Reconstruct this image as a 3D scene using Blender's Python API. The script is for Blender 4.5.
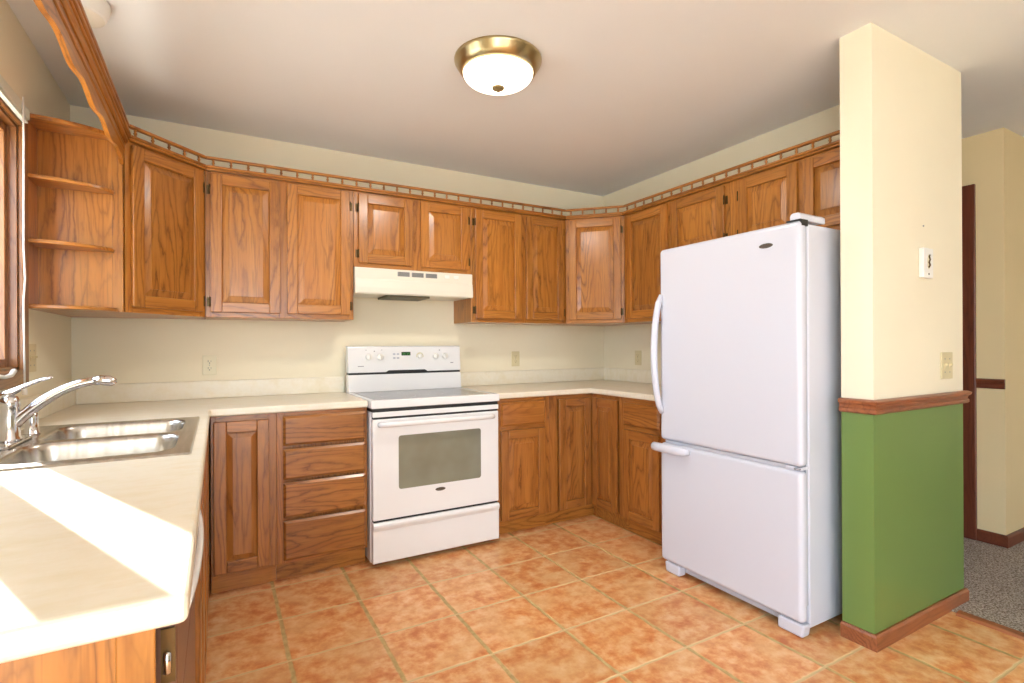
import bpy, bmesh, math, random
from mathutils import Vector, Matrix
random.seed(7)
for o in list(bpy.data.objects): bpy.data.objects.remove(o)
scene = bpy.context.scene
COL = scene.collection
PI = math.pi
R = math.radians

# ------------------------------------------------------------------ camera
cam_data = bpy.data.cameras.new('camera'); cam = bpy.data.objects.new('camera', cam_data); COL.objects.link(cam)
YAW, ROLL = 0.513, -0.0052
F = Vector((math.sin(YAW), math.cos(YAW), 0)); RT = Vector((math.cos(YAW), -math.sin(YAW), 0)); UP = Vector((0, 0, 1))
RT2 = RT*math.cos(ROLL) + UP*math.sin(ROLL); UP2 = UP*math.cos(ROLL) - RT*math.sin(ROLL)
M = Matrix((RT2, UP2, -F)).transposed().to_4x4(); M.translation = Vector((0.6675, -3.5219, 1.2156))
cam.matrix_world = M
cam_data.sensor_width = 36; cam_data.lens = 522.85*36/1024; cam_data.shift_y = 3.36/1024
cam_data.clip_start = 0.05
scene.camera = cam
# ------------------------------------------------------------------ world, sun, exposure
scene.view_settings.view_transform = 'Standard'; scene.view_settings.look = 'None'
scene.view_settings.exposure = 0.40; scene.view_settings.gamma = 1.0
scene.view_settings.use_curve_mapping = False
world = bpy.data.worlds.new('world'); scene.world = world; world.use_nodes = True
bg = world.node_tree.nodes['Background']; bg.inputs[0].default_value = (0.70, 0.84, 1.0, 1); bg.inputs[1].default_value = 7.6
sd = bpy.data.lights.new('sun', 'SUN'); sun = bpy.data.objects.new('sun', sd); COL.objects.link(sun)
sd.energy = 24.0; sd.angle = R(0.6); sd.color = (1.0, 0.97, 0.93)
sdir = Vector((0.42, -0.907, -math.tan(R(29)))).normalized()
sun.rotation_euler = sdir.to_track_quat('-Z', 'Y').to_euler(); sun.location = (-3, 4, 5)

def portal(name, loc, rot, sx, sy, energy=0, color=(1, 1, 1)):
    d = bpy.data.lights.new(name, 'AREA'); d.shape = 'RECTANGLE'; d.size = sx; d.size_y = sy
    o = bpy.data.objects.new(name, d); COL.objects.link(o); o.location = loc; o.rotation_euler = rot
    if energy: d.energy = energy; d.color = color
    else: d.cycles.is_portal = True
    return o
# kitchen window, then a door and a rear window invented to admit daylight
portal('portal_kitchen', (-0.10, -1.40, 1.60), (0, R(-90), 0), 0.94, 1.12)
portal('portal_added_door', (-0.10, -4.875, 1.14), (0, R(-90), 0), 2.2, 2.25)

portal('portal_added_rear', (1.15, -6.90, 1.23), (R(90), 0, 0), 1.5, 1.94)

# ------------------------------------------------------------------ colour and node helpers
def S(h):
    c = [int(h[i:i+2], 16)/255 for i in (0, 2, 4)]
    return tuple((x/12.92 if x <= .04045 else ((x+.055)/1.055)**2.4) for x in c) + (1,)
class NT:
    def __init__(s, name):
        s.m = bpy.data.materials.new(name); s.m.use_nodes = True; s.t = s.m.node_tree; s.n = s.t.nodes
        s.b = s.n['Principled BSDF']
    def new(s, typ, **kw):
        nd = s.n.new(typ)
        for k, v in kw.items():
            if k in nd.bl_rna.properties: setattr(nd, k, v)
            else: nd.inputs[k].default_value = v
        return nd
    def lk(s, a, b): s.t.links.new(a, b)
    def math(s, op, a, b=None, c=None):
        nd = s.n.new('ShaderNodeMath'); nd.operation = op
        for i, v in enumerate((a, b, c)):
            if v is None: continue
            if isinstance(v, (int, float)): nd.inputs[i].default_value = v
            else: s.lk(v, nd.inputs[i])
        return nd.outputs[0]
    def ramp(s, fac, stops):
        nd = s.n.new('ShaderNodeValToRGB'); el = nd.color_ramp.elements
        while len(el) < len(stops): el.new(0.5)
        for e, (p, c) in zip(el, stops): e.position = p; e.color = c
        s.lk(fac, nd.inputs[0]); return nd.outputs[0]
    def mix(s, fac, a, b, mode='MIX'):
        nd = s.n.new('ShaderNodeMix'); nd.data_type = 'RGBA'; nd.blend_type = mode
        for i, v in ((0, fac), (6, a), (7, b)):
            if isinstance(v, (int, float, tuple)): nd.inputs[i].default_value = v
            else: s.lk(v, nd.inputs[i])
        return nd.outputs[2]
    def noise(s, vec, scale, detail=3, rough=.5):
        nd = s.n.new('ShaderNodeTexNoise'); nd.inputs['Scale'].default_value = scale
        nd.inputs['Detail'].default_value = detail; nd.inputs['Roughness'].default_value = rough
        if vec is not None: s.lk(vec, nd.inputs['Vector'])
        return nd.outputs['Fac']
    def mapv(s, vec, scale):
        nd = s.n.new('ShaderNodeMapping'); s.lk(vec, nd.inputs['Vector']); nd.inputs['Scale'].default_value = scale
        return nd.outputs[0]
    def bump(s, h, strength=.1, dist=.01):
        nd = s.n.new('ShaderNodeBump'); nd.inputs['Strength'].default_value = strength; nd.inputs['Distance'].default_value = dist
        s.lk(h, nd.inputs['Height']); s.lk(nd.outputs[0], s.b.inputs['Normal'])

def plain(name, hexc, rough=.5, metal=0, spec=.5, coat=0, var=0.0, vscale=8, bump=0, bscale=200):
    t = NT(name); t.b.inputs['Roughness'].default_value = rough; t.b.inputs['Metallic'].default_value = metal
    t.b.inputs['Specular IOR Level'].default_value = spec; t.b.inputs['Coat Weight'].default_value = coat
    tc = t.new('ShaderNodeTexCoord').outputs['Object']
    c = S(hexc)
    if var > 0:
        n = t.noise(tc, vscale, 4)
        d = tuple(x*(1-var) for x in c[:3])+(1,); l = tuple(min(1, x*(1+var)) for x in c[:3])+(1,)
        t.lk(t.ramp(n, [(.3, d), (.7, l)]), t.b.inputs['Base Color'])
    else: t.b.inputs['Base Color'].default_value = c
    if bump: t.bump(t.noise(tc, bscale, 2), bump, .002)
    return t.m

def oak(name, axis, light='c8853a', mid='b57029', dark='6c3a0e', rough=.28):
    t = NT(name)
    tc = t.new('ShaderNodeTexCoord').outputs['Object']; oi = t.new('ShaderNodeObjectInfo').outputs['Random']
    off = t.new('ShaderNodeCombineXYZ')
    for i, k in enumerate((17.3, 7.7, 29.1)): t.lk(t.math('MULTIPLY', oi, k), off.inputs[i])
    ad = t.new('ShaderNodeVectorMath', operation='ADD'); t.lk(tc, ad.inputs[0]); t.lk(off.outputs[0], ad.inputs[1])
    v = ad.outputs[0]
    def sc(a, b): return {'x': (b, a, a), 'y': (a, b, a), 'z': (a, a, b)}[axis]
    big = t.noise(t.mapv(v, sc(5.0, .62)), 1, 2, .4)
    jag = t.noise(t.mapv(v, sc(36, 9)), 1, 3, .6)
    rings = t.math('PINGPONG', t.math('ADD', t.math('MULTIPLY', big, 46), t.math('MULTIPLY', jag, 2.2)), 1)
    rings = t.math('POWER', rings, 3.0)
    fine = t.noise(t.mapv(v, sc(110, 5)), 1, 2, .6)
    med = t.noise(t.mapv(v, sc(30, 1.0)), 1, 3, .6)
    col = t.ramp(med, [(.3, S(mid)), (.7, S(light))])
    patch = t.ramp(t.noise(t.mapv(v, sc(9, 1.2)), 1, 1), [(.35, (.25, .25, .25, 1)), (.6, (1, 1, 1, 1))])
    f1 = t.math('MULTIPLY', t.math('MULTIPLY', rings, patch), t.math('MULTIPLY_ADD', fine, 1.2, .25))
    f1.node.use_clamp = True
    col = t.mix(t.math('MULTIPLY', f1, .9), col, S(dark))
    pores = t.ramp(fine, [(.32, (1, 1, 1, 1)), (.46, (0, 0, 0, 1))])
    col = t.mix(t.math('MULTIPLY', pores, .38), col, S(dark))
    tint = t.math('MULTIPLY_ADD', oi, .20, .80)
    tn = t.new('ShaderNodeVectorMath', operation='SCALE'); t.lk(col, tn.inputs[0]); t.lk(tint, tn.inputs['Scale'])
    t.lk(tn.outputs[0], t.b.inputs['Base Color'])
    t.b.inputs['Roughness'].default_value = rough; t.b.inputs['Coat Weight'].default_value = .25
    t.b.inputs['Coat Roughness'].default_value = .18
    t.bump(fine, .06, .001)
    return t.m

OZ = oak('oak_vertical', 'z'); OX = oak('oak_horizontal', 'x'); OY = oak('oak_lengthwise', 'y')
OD = oak('oak_lower_dimmed_vertical', 'z', 'b97836', 'a5652a', '683710'); ODX = oak('oak_lower_dimmed_horizontal', 'x', 'b97836', 'a5652a', '683710')  # same oak as the uppers, darkened for the weaker light lower down
TRX = oak('trim_oak_x', 'x', 'ad6a42', '9a5834', '6d3a20', .35); TRY = oak('trim_oak_y', 'y', 'ad6a42', '9a5834', '6d3a20', .35)
DKZ = oak('dark_trim_z', 'z', '7c4028', '6d3520', '4b2414', .4); DKY = oak('dark_trim_y', 'y', '7c4028', '6d3520', '4b2414', .4)
DKX = oak('dark_trim_x', 'x', '7c4028', '6d3520', '4b2414', .4)
WNZ = oak('window_wood_z', 'z', 'a9743f', '976233', '6a4020', .35); WNY = oak('window_wood_y', 'y', 'a9743f', '976233', '6a4020', .35)
CREAM = plain('cream_wall_paint', 'efe5ca', .75, spec=.3, var=.015, vscale=3, bump=.08, bscale=160)
KHAKI = plain('khaki_outdoor_paint', '9a9468', .7)
TAN = plain('tan_wall_paint', 'e2cda0', .75, spec=.3, var=.015, vscale=3)
GREEN = plain('green_wall_paint', '6c8545', .38, spec=.5, var=.03, vscale=3, bump=.05, bscale=120)
CEIL = plain('ceiling_paint', 'eff0f0', .85, spec=.2, var=.012, vscale=2, bump=.06, bscale=140)
WHITE = plain('white_enamel', 'ecebea', .22, spec=.5, coat=.3)
FRW = plain('refrigerator_white', 'd0d2dd', .3, spec=.5, coat=.15)
WHITEP = plain('white_plastic', 'efece4', .35)
HOODC = plain('almond_enamel', 'e6e0cf', .3, coat=.2)
ALMOND = plain('almond_plastic', 'd9cba0', .4)
IVORY = plain('ivory_plastic', 'e4dcbc', .4)
BLACK = plain('dark_gap', '1b1c1b', .5)
DWF = plain('dark_brown_enamel', '74503c', .35)
GREY = plain('grey_plastic', '8f8f92', .45)
LGREY = plain('light_grey_plastic', 'b9bcc6', .45)
DARKMETAL = plain('aged_hinge_brass', '5d4a2c', .4, metal=.8)
CHROME = plain('chrome', 'dfe0e4', .07, metal=1)
SILVER = plain('emblem_silver', '8b857a', .25, metal=.9)
EMDARK = plain('emblem_dark', '4b463e', .4)
BRASS = plain('brushed_brass', 'bfae84', .28, metal=1)
FINIAL = plain('finial_brass', '8d7a50', .5, metal=.4)
FILTER = plain('hood_filter', '6a6650', .5, metal=.4, bump=.3, bscale=400)
BLIND = plain('blind_white', 'e2e6da', .5)
CORD = plain('blind_cord', 'eeeae0', .7)
CARP = None

def steel():
    t = NT('brushed_steel'); tc = t.new('ShaderNodeTexCoord').outputs['Object']
    n = t.noise(t.mapv(tc, (60, 4, 4)), 1, 2)
    t.lk(t.ramp(n, [(.3, S('b7b3ab')), (.7, S('d6d2ca'))]), t.b.inputs['Base Color'])
    t.b.inputs['Metallic'].default_value = 1; t.b.inputs['Roughness'].default_value = .27
    return t.m
STEEL = steel()

def laminate():
    t = NT('cream_laminate'); tc = t.new('ShaderNodeTexCoord').outputs['Object']
    a = t.noise(t.mapv(tc, (9, 22, 9)), 1, 5, .65); b = t.noise(tc, 70, 3)
    c = t.ramp(a, [(.3, S('eadfc2')), (.55, S('f1e9d6')), (.75, S('eaddbf'))])
    c = t.mix(t.math('MULTIPLY', b, .12), c, S('cdb88c'))
    t.lk(c, t.b.inputs['Base Color']); t.b.inputs['Roughness'].default_value = .33
    return t.m
LAM = laminate()

TS, TX, TY = 0.3488, 0.9057, -0.6417
def tile_mat():
    t = NT('terracotta_tile'); tc = t.new('ShaderNodeTexCoord').outputs['Object']
    sep = t.new('ShaderNodeSeparateXYZ'); t.lk(tc, sep.inputs[0])
    wob = t.noise(tc, 16, 3, .6)
    def ax(o, t0):
        u = t.math('DIVIDE', t.math('SUBTRACT', o, t0), TS)
        u2 = t.math('ADD', u, t.math('MULTIPLY_ADD', wob, .034, -.017))
        fr = t.math('FRACT', t.math('ADD', u2, 100))
        return t.math('FLOOR', u), t.math('MINIMUM', fr, t.math('SUBTRACT', 1, fr))
    cx, dx = ax(sep.outputs[0], TX); cy, dy = ax(sep.outputs[1], TY)
    d = t.math('MINIMUM', dx, t.math('MULTIPLY', dy, 1.7))
    mask = t.ramp(d, [(.016, (0, 0, 0, 1)), (.030, (1, 1, 1, 1))])      # 0 in the joint
    cell = t.new('ShaderNodeCombineXYZ'); t.lk(cx, cell.inputs[0]); t.lk(cy, cell.inputs[1])
    wn = t.new('ShaderNodeTexWhiteNoise'); t.lk(cell.outputs[0], wn.inputs['Vector'])
    shift = t.new('ShaderNodeVectorMath', operation='MULTIPLY_ADD')
    t.lk(cell.outputs[0], shift.inputs[0]); shift.inputs[1].default_value = (3.7, 5.1, 2.0); t.lk(tc, shift.inputs[2])
    n1 = t.noise(shift.outputs[0], 15, 5, .62); n2 = t.noise(shift.outputs[0], 34, 4, .65); n3 = t.noise(shift.outputs[0], 5, 2)
    c = t.ramp(n1, [(.32, S('f0c694')), (.45, S('e8b078')), (.54, S('df975a')), (.66, S('cd763e'))])
    c = t.mix(t.math('MULTIPLY', t.ramp(n2, [(.5, (0, 0, 0, 1)), (.68, (1, 1, 1, 1))]), .42), c, S('d27a48'))
    c = t.mix(t.math('MULTIPLY', t.ramp(n3, [(.45, (0, 0, 0, 1)), (.7, (1, 1, 1, 1))]), .45), c, S('e8c48c'))
    sc = t.new('ShaderNodeVectorMath', operation='SCALE'); t.lk(c, sc.inputs[0]); t.lk(t.math('MULTIPLY_ADD', wn.outputs['Value'], .16, .9), sc.inputs['Scale'])
    g = t.noise(tc, 30, 3); gc = t.ramp(g, [(.3, S('b0955f')), (.7, S('cdb27c'))])
    gc = t.mix(t.ramp(dy, [(.012, (1, 1, 1, 1)), (.02, (0, 0, 0, 1))]), gc, S('d8bd8c'))  # row joints painted paler than column joints, standing in for light on them
    rim = t.ramp(dy, [(.012, (1, 1, 1, 1)), (.030, (0, 0, 0, 1))])  # pale tile edge along row joints, shading painted into the colour
    c2 = t.mix(t.math('MULTIPLY', rim, .6), sc.outputs[0], S('f0d2a0'))
    t.lk(t.mix(mask, gc, c2), t.b.inputs['Base Color'])
    rr = t.math('MULTIPLY_ADD', mask, -.42, .75); t.lk(t.math('ADD', rr, t.math('MULTIPLY', n2, .08)), t.b.inputs['Roughness'])
    h = t.math('ADD', mask, t.math('MULTIPLY', n1, .35)); t.bump(h, .35, .004)
    return t.m
TILE = tile_mat()
def carpet_mat():
    t = NT('speckled_carpet'); tc = t.new('ShaderNodeTexCoord').outputs['Object']
    n = t.noise(tc, 130, 3, .8); m = t.noise(tc, 3, 2)
    c = t.ramp(n, [(.38, S('6d5c50')), (.48, S('a89a8e')), (.60, S('dcd2c8'))])
    t.lk(c, t.b.inputs['Base Color']); t.b.inputs['Roughness'].default_value = .95; t.b.inputs['Specular IOR Level'].default_value = .1
    t.bump(n, .8, .01); return t.m
CARPET = carpet_mat()
def glass_mat(name, tint=(1, 1, 1, 1), gl=.08):
    t = NT(name); t.n.remove(t.b); out = t.n['Material Output']
    tr = t.new('ShaderNodeBsdfTransparent'); tr.inputs[0].default_value = tint
    gs = t.new('ShaderNodeBsdfGlossy'); gs.inputs['Roughness'].default_value = .02
    mx = t.new('ShaderNodeMixShader'); mx.inputs[0].default_value = gl
    t.lk(tr.outputs[0], mx.inputs[1]); t.lk(gs.outputs[0], mx.inputs[2]); t.lk(mx.outputs[0], out.inputs[0]); return t.m
GLASS = glass_mat('window_glass')
def emit_mat(name, hexc, strength, base='ffffff'):
    t = NT(name); t.b.inputs['Base Color'].default_value = S(base); t.b.inputs['Roughness'].default_value = .3
    t.b.inputs['Emission Color'].default_value = S(hexc); t.b.inputs['Emission Strength'].default_value = strength; return t.m
LAMPG = emit_mat('lit_opal_glass', 'fff3dc', 2.4)
OPAL = plain('opal_glass', 'efe9da', .3, coat=.4)
LCD = emit_mat('green_digits', '4f9a4a', .8, '203020'); LCDB = plain('display_dark', '1e2c1c', .25)
def oven_glass():
    t = NT('oven_glass'); tc = t.new('ShaderNodeTexCoord').outputs['Object']
    n = t.noise(tc, 6, 2); t.lk(t.ramp(n, [(.3, S('7d7a68')), (.7, S('868877'))]), t.b.inputs['Base Color'])
    t.b.inputs['Roughness'].default_value = .12; t.b.inputs['Coat Weight'].default_value = .5; t.b.inputs['Coat Roughness'].default_value = .03
    return t.m
OVENG = oven_glass()
def cooktop():
    t = NT('speckled_cooktop_glass'); tc = t.new('ShaderNodeTexCoord').outputs['Object']
    n = t.noise(tc, 500, 2); t.lk(t.ramp(n, [(.4, S('6c6d6e')), (.6, S('838484'))]), t.b.inputs['Base Color'])
    t.b.inputs['Roughness'].default_value = .12; t.b.inputs['Specular IOR Level'].default_value = .3; return t.m
COOK = cooktop()

# ------------------------------------------------------------------ mesh helpers
class MB:
    def __init__(s): s.bm = bmesh.new()
    def box(s, x0, y0, z0, x1, y1, z1, mi=0):
        if x0 > x1: x0, x1 = x1, x0
        if y0 > y1: y0, y1 = y1, y0
        if z0 > z1: z0, z1 = z1, z0
        v = [s.bm.verts.new(p) for p in ((x0,y0,z0),(x1,y0,z0),(x1,y1,z0),(x0,y1,z0),(x0,y0,z1),(x1,y0,z1),(x1,y1,z1),(x0,y1,z1))]
        for f in ((0,3,2,1),(4,5,6,7),(0,1,5,4),(1,2,6,5),(2,3,7,6),(3,0,4,7)):
            fc = s.bm.faces.new([v[i] for i in f]); fc.material_index = mi
        return s
    def prism(s, pts, axis, a, b, mi=0, smooth=False):
        """pts: 2D outline; axis 'x': (y,z), 'y': (x,z), 'z': (x,y); extruded from a to b"""
        def P(p, t): return {'x': (t, p[0], p[1]), 'y': (p[0], t, p[1]), 'z': (p[0], p[1], t)}[axis]
        A = [s.bm.verts.new(P(p, a)) for p in pts]; B = [s.bm.verts.new(P(p, b)) for p in pts]
        n = len(pts); fs = [s.bm.faces.new(A), s.bm.faces.new(list(reversed(B)))]
        for i in range(n):
            f = s.bm.faces.new((A[(i+1) % n], A[i], B[i], B[(i+1) % n])); f.smooth = smooth; fs.append(f)
        for f in fs: f.material_index = mi
        return s
    def lathe(s, prof, c=(0, 0, 0), seg=24, axis='z', mi=0, smooth=True):
        """prof: list of (r, h)"""
        c = Vector(c); rings = []
        def P(r, h, a):
            u, v = r*math.cos(a), r*math.sin(a)
            return c + Vector({'z': (u, v, h), 'x': (h, u, v), 'y': (u, h, v)}[axis])
        for r, h in prof:
            if r < 1e-6: rings.append([s.bm.verts.new(P(0, h, 0))])
            else: rings.append([s.bm.verts.new(P(r, h, 2*PI*k/seg)) for k in range(seg)])
        for A, B in zip(rings, rings[1:]):
            for k in range(seg):
                k2 = (k+1) % seg
                if len(A) == 1 and len(B) == 1: continue
                if len(A) == 1: f = s.bm.faces.new((A[0], B[k], B[k2]))
                elif len(B) == 1: f = s.bm.faces.new((A[k], B[0], A[k2]))
                else: f = s.bm.faces.new((A[k], B[k], B[k2], A[k2]))
                f.smooth = smooth; f.material_index = mi
        return s
    def tube(s, path, radii, seg=12, mi=0, flat=1.0):
        path = [Vector(p) for p in path]
        if isinstance(radii, (int, float)): radii = [radii]*len(path)
        rings = []; up = None
        for i, p in enumerate(path):
            t = (path[min(i+1, len(path)-1)] - path[max(i-1, 0)]).normalized()
            if up is None:
                up = Vector((0, 0, 1)) if abs(t.z) < .9 else Vector((0, 1, 0))
            sd_ = t.cross(up).normalized(); up = sd_.cross(t).normalized()
            rings.append([s.bm.verts.new(p + sd_*math.cos(2*PI*k/seg)*radii[i] + up*math.sin(2*PI*k/seg)*radii[i]*flat) for k in range(seg)])
        for A, B in zip(rings, rings[1:]):
            for k in range(seg):
                f = s.bm.faces.new((A[k], A[(k+1) % seg], B[(k+1) % seg], B[k])); f.smooth = True; f.material_index = mi
        for f in (s.bm.faces.new(list(reversed(rings[0]))), s.bm.faces.new(rings[-1])): f.material_index = mi
        return s
    def build(s, name, mats, parent=None, bevel=0, seg=2, loc=None):
        bmesh.ops.recalc_face_normals(s.bm, faces=s.bm.faces)
        me = bpy.data.meshes.new(name); s.bm.to_mesh(me); s.bm.free()
        for m in (mats if isinstance(mats, (list, tuple)) else [mats]): me.materials.append(m)
        o = bpy.data.objects.new(name, me); COL.objects.link(o)
        if parent: o.parent = parent
        if loc: o.location = loc
        if bevel:
            b = o.modifiers.new('bevel', 'BEVEL'); b.width = bevel; b.segments = seg; b.limit_method = 'ANGLE'; b.angle_limit = R(40)
            b.harden_normals = False
        return o
def slab(xs, ys, mask, z0, z1):
    """solid of shared vertices from a grid of cells; mask(i,j) says which cells are filled"""
    mb = MB(); V = {}
    def v(i, j, k):
        if (i, j, k) not in V: V[(i, j, k)] = mb.bm.verts.new((xs[i], ys[j], (z0, z1)[k]))
        return V[(i, j, k)]
    on = {(i, j) for i in range(len(xs)-1) for j in range(len(ys)-1) if mask(i, j)}
    for i, j in on:
        mb.bm.faces.new((v(i,j,1), v(i+1,j,1), v(i+1,j+1,1), v(i,j+1,1)))
        mb.bm.faces.new((v(i,j,0), v(i,j+1,0), v(i+1,j+1,0), v(i+1,j,0)))
        for (a, b, d) in (((i,j),(i+1,j),(0,-1)), ((i+1,j),(i+1,j+1),(1,0)), ((i+1,j+1),(i,j+1),(0,1)), ((i,j+1),(i,j),(-1,0))):
            if (i+d[0], j+d[1]) not in on: mb.bm.faces.new((v(*a,0), v(*b,0), v(*b,1), v(*a,1)))
    return mb
def tag(o, label=None, cat=None, group=None, kind=None):
    if label: o['label'] = label
    if cat: o['category'] = cat
    if group: o['group'] = group
    if kind: o['kind'] = kind
    return o
def thing(name, label, cat, loc=(0, 0, 0), rotz=0, group=None):
    o = bpy.data.objects.new(name, None); COL.objects.link(o); o.location = loc; o.rotation_euler = (0, 0, rotz)
    o.empty_display_size = .1
    return tag(o, label, cat, group)
def struct(o, label=None, cat=None): return tag(o, label, cat, kind='structure')

# ------------------------------------------------------------------ room shell
W, H = 3.556, 2.485
YP0, YP1, XP0, XP1 = -2.42, -2.297, 2.93, 3.72           # wall end beside the fridge
XR, YR = 7.2, -6.8                                        # dining room limits
XH, YH = 4.72, -2.26
WZ0, WZ1, WY0, WY1 = 1.13, 2.07, -1.96, -0.84            # kitchen window opening
def wall_y(x, t, y0, y1, holes, name):
    """wall in the plane x, thickness t towards -x or +x, with rectangular holes (ya,yb,za,zb)"""
    mb = MB(); ys = sorted({y0, y1, *[h[0] for h in holes], *[h[1] for h in holes]})
    for a, b in zip(ys, ys[1:]):
        hs = [h for h in holes if h[0] <= a and h[1] >= b]
        z = 0
        for h in sorted(hs, key=lambda q: q[2]):
            if h[2] > z: mb.box(x, a, z, x+t, b, h[2])
            z = h[3]
        mb.box(x, a, z, x+t, b, H)
    return mb
wl = wall_y(0, -.16, YR-.14, .14, [(WY0, WY1, WZ0, WZ1), (-6.0, -3.75, 0.04, 2.25)], 'wall_left').build('wall_left', CREAM)
struct(wl, 'cream painted wall with the kitchen window over the sink', 'wall')
struct(MB().box(0, 0, 0, XH+.14, .14, H).build('wall_back', CREAM), 'cream painted wall behind the white range', 'wall')
struct(MB().box(W, 0, 0, XP1-.04, YP1, H).build('wall_right', CREAM), 'cream painted wall behind the refrigerator', 'wall')
ZR = .955
mb = MB(); mb.box(XP0, YP0, 0, XP1, YP1, ZR, 1); mb.box(XP0, YP0, ZR, XP1, YP1, H, 0)
struct(mb.build('wall_partition', [CREAM, GREEN]), 'wall end beside the refrigerator, cream above and green below a wooden rail', 'wall')
struct(MB().box(XH, YH, 0, XH+.14, 0, H).build('wall_hall', TAN), 'tan hallway wall with dark chair rail beyond the green wall end', 'wall')
struct(MB().box(XH+.14, YH, 0, XR+.14, YH+.14, H).build('wall_dining', TAN), 'cream wall at the right edge above the carpet', 'wall')
struct(MB().box(XR, YR, 0, XR+.14, YH, H).build('wall_far', CREAM))
mb = MB(); mb.box(0, YR-.14, 0, .4, YR, H); mb.box(1.9, YR-.14, 0, XR+.14, YR, H); mb.box(.4, YR-.14, 0, 1.9, YR, .26); mb.box(.4, YR-.14, 2.2, 1.9, YR, H)
struct(mb.build('wall_rear', CREAM))
struct(MB().box(-.14, YR-.14, H, XR+.14, .14, H+.1).build('ceiling', CEIL), 'smooth off-white ceiling over the kitchen', 'ceiling')
struct(MB().box(-.14, YR-.14, -.1, W, .14, 0).build('floor', TILE), 'orange terracotta tiles laid square with tan grout', 'floor')
mb = MB(); mb.box(W, YR-.14, -.1, XR+.14, .14, .006)
struct(mb.build('floor_hall', CARPET), 'speckled grey brown carpet beyond the wooden threshold strip', 'floor')
# outside ground out of view, made pale to bounce daylight up to the ceiling
struct(MB().box(-30, -30, -.5, -.2, 30, -.4).build('ground', plain('pale_bounce_ground', 'd3cec2', .9, var=.06, vscale=2)))
# threshold strip between tile and carpet
struct(MB().prism([(W-.03, .0), (W-.022, .012), (W+.006, .016), (W+.012, .0)], 'y', -2.46, -6.7).build('trim_1', TRY), 'wooden threshold strip between tile and carpet', 'trim')
# chair rail on the wall end (profiled, mitred round the corner)
def rail_path(prof, path):
    mb = MB(); rings = []
    n = len(path)
    for i, p in enumerate(path):
        p = Vector(p); ds = []
        if i > 0: ds.append((p-Vector(path[i-1])).normalized())
        if i < n-1: ds.append((Vector(path[i+1])-p).normalized())
        ns = [Vector((d.y, -d.x)) for d in ds]
        m = ns[0] if len(ns) == 1 else (ns[0]+ns[1])/(1+ns[0].dot(ns[1]))
        rings.append([mb.bm.verts.new((p.x+m.x*o, p.y+m.y*o, z)) for o, z in prof])
    k = len(prof)
    for A, B in zip(rings, rings[1:]):
        for a in range(k): mb.bm.faces.new((A[a], A[(a+1) % k], B[(a+1) % k], B[a]))
    mb.bm.faces.new(rings[0]); mb.bm.faces.new(list(reversed(rings[-1])))
    return mb
crp = [(0, .932), (.012, .932), (.018, .938), (.018, .950), (.013, .954), (.015, .966), (.024, .974), (.026, .984), (.014, .990), (0, .990)]
e = .0006
struct(rail_path(crp, [(XP0-e, YP1+.0), (XP0-e, YP0-e), (XP1+.0, YP0-e), (XP1+e, YP1)]).build('trim_2', TRX), 'reddish oak chair rail wrapping the green and cream wall end', 'trim')
bbp = [(0, 0), (.014, 0), (.014, .052), (.008, .062), (0, .062)]
bbp2 = [(0, 0), (.014, 0), (.014, .066), (.008, .076), (0, .076)]
struct(rail_path(bbp, [(XP0-e, YP1), (XP0-e, YP0-e), (XP1, YP0-e), (XP1+e, YP1)]).build('baseboard_partition', TRX), 'reddish oak baseboard wrapping the foot of the green wall end', 'baseboard')
struct(rail_path(bbp2, [(XH-e, -2.12), (XH-e, YH-e), (XR, YH-e)]).build('baseboard_hall', DKX), 'dark brown baseboard around the hallway corner on carpet', 'baseboard')
struct(rail_path([(o*.6, z+.006) for o, z in crp], [(XH-e, -2.12), (XH-e, YH-e-.001)]).build('trim_3', DKY), 'short dark chair rail on the tan hallway wall', 'trim')
# hall door with dark casing
dr = struct(MB().box(XH-.012, -2.055, .012, XH-.002, -1.25, 2.12).build('door_1', DKZ), 'dark brown hallway door mostly hidden behind the wall end', 'door')
mb = MB(); mb.box(XH-.022, -2.128, .006, XH-e, -2.06, 2.185); mb.box(XH-.022, -1.25, .006, XH-e, -1.18, 2.185); mb.box(XH-.022, -2.06, 2.12, XH-e, -1.25, 2.185)
mb.build('door_casing', DKZ, dr, .003)

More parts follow.
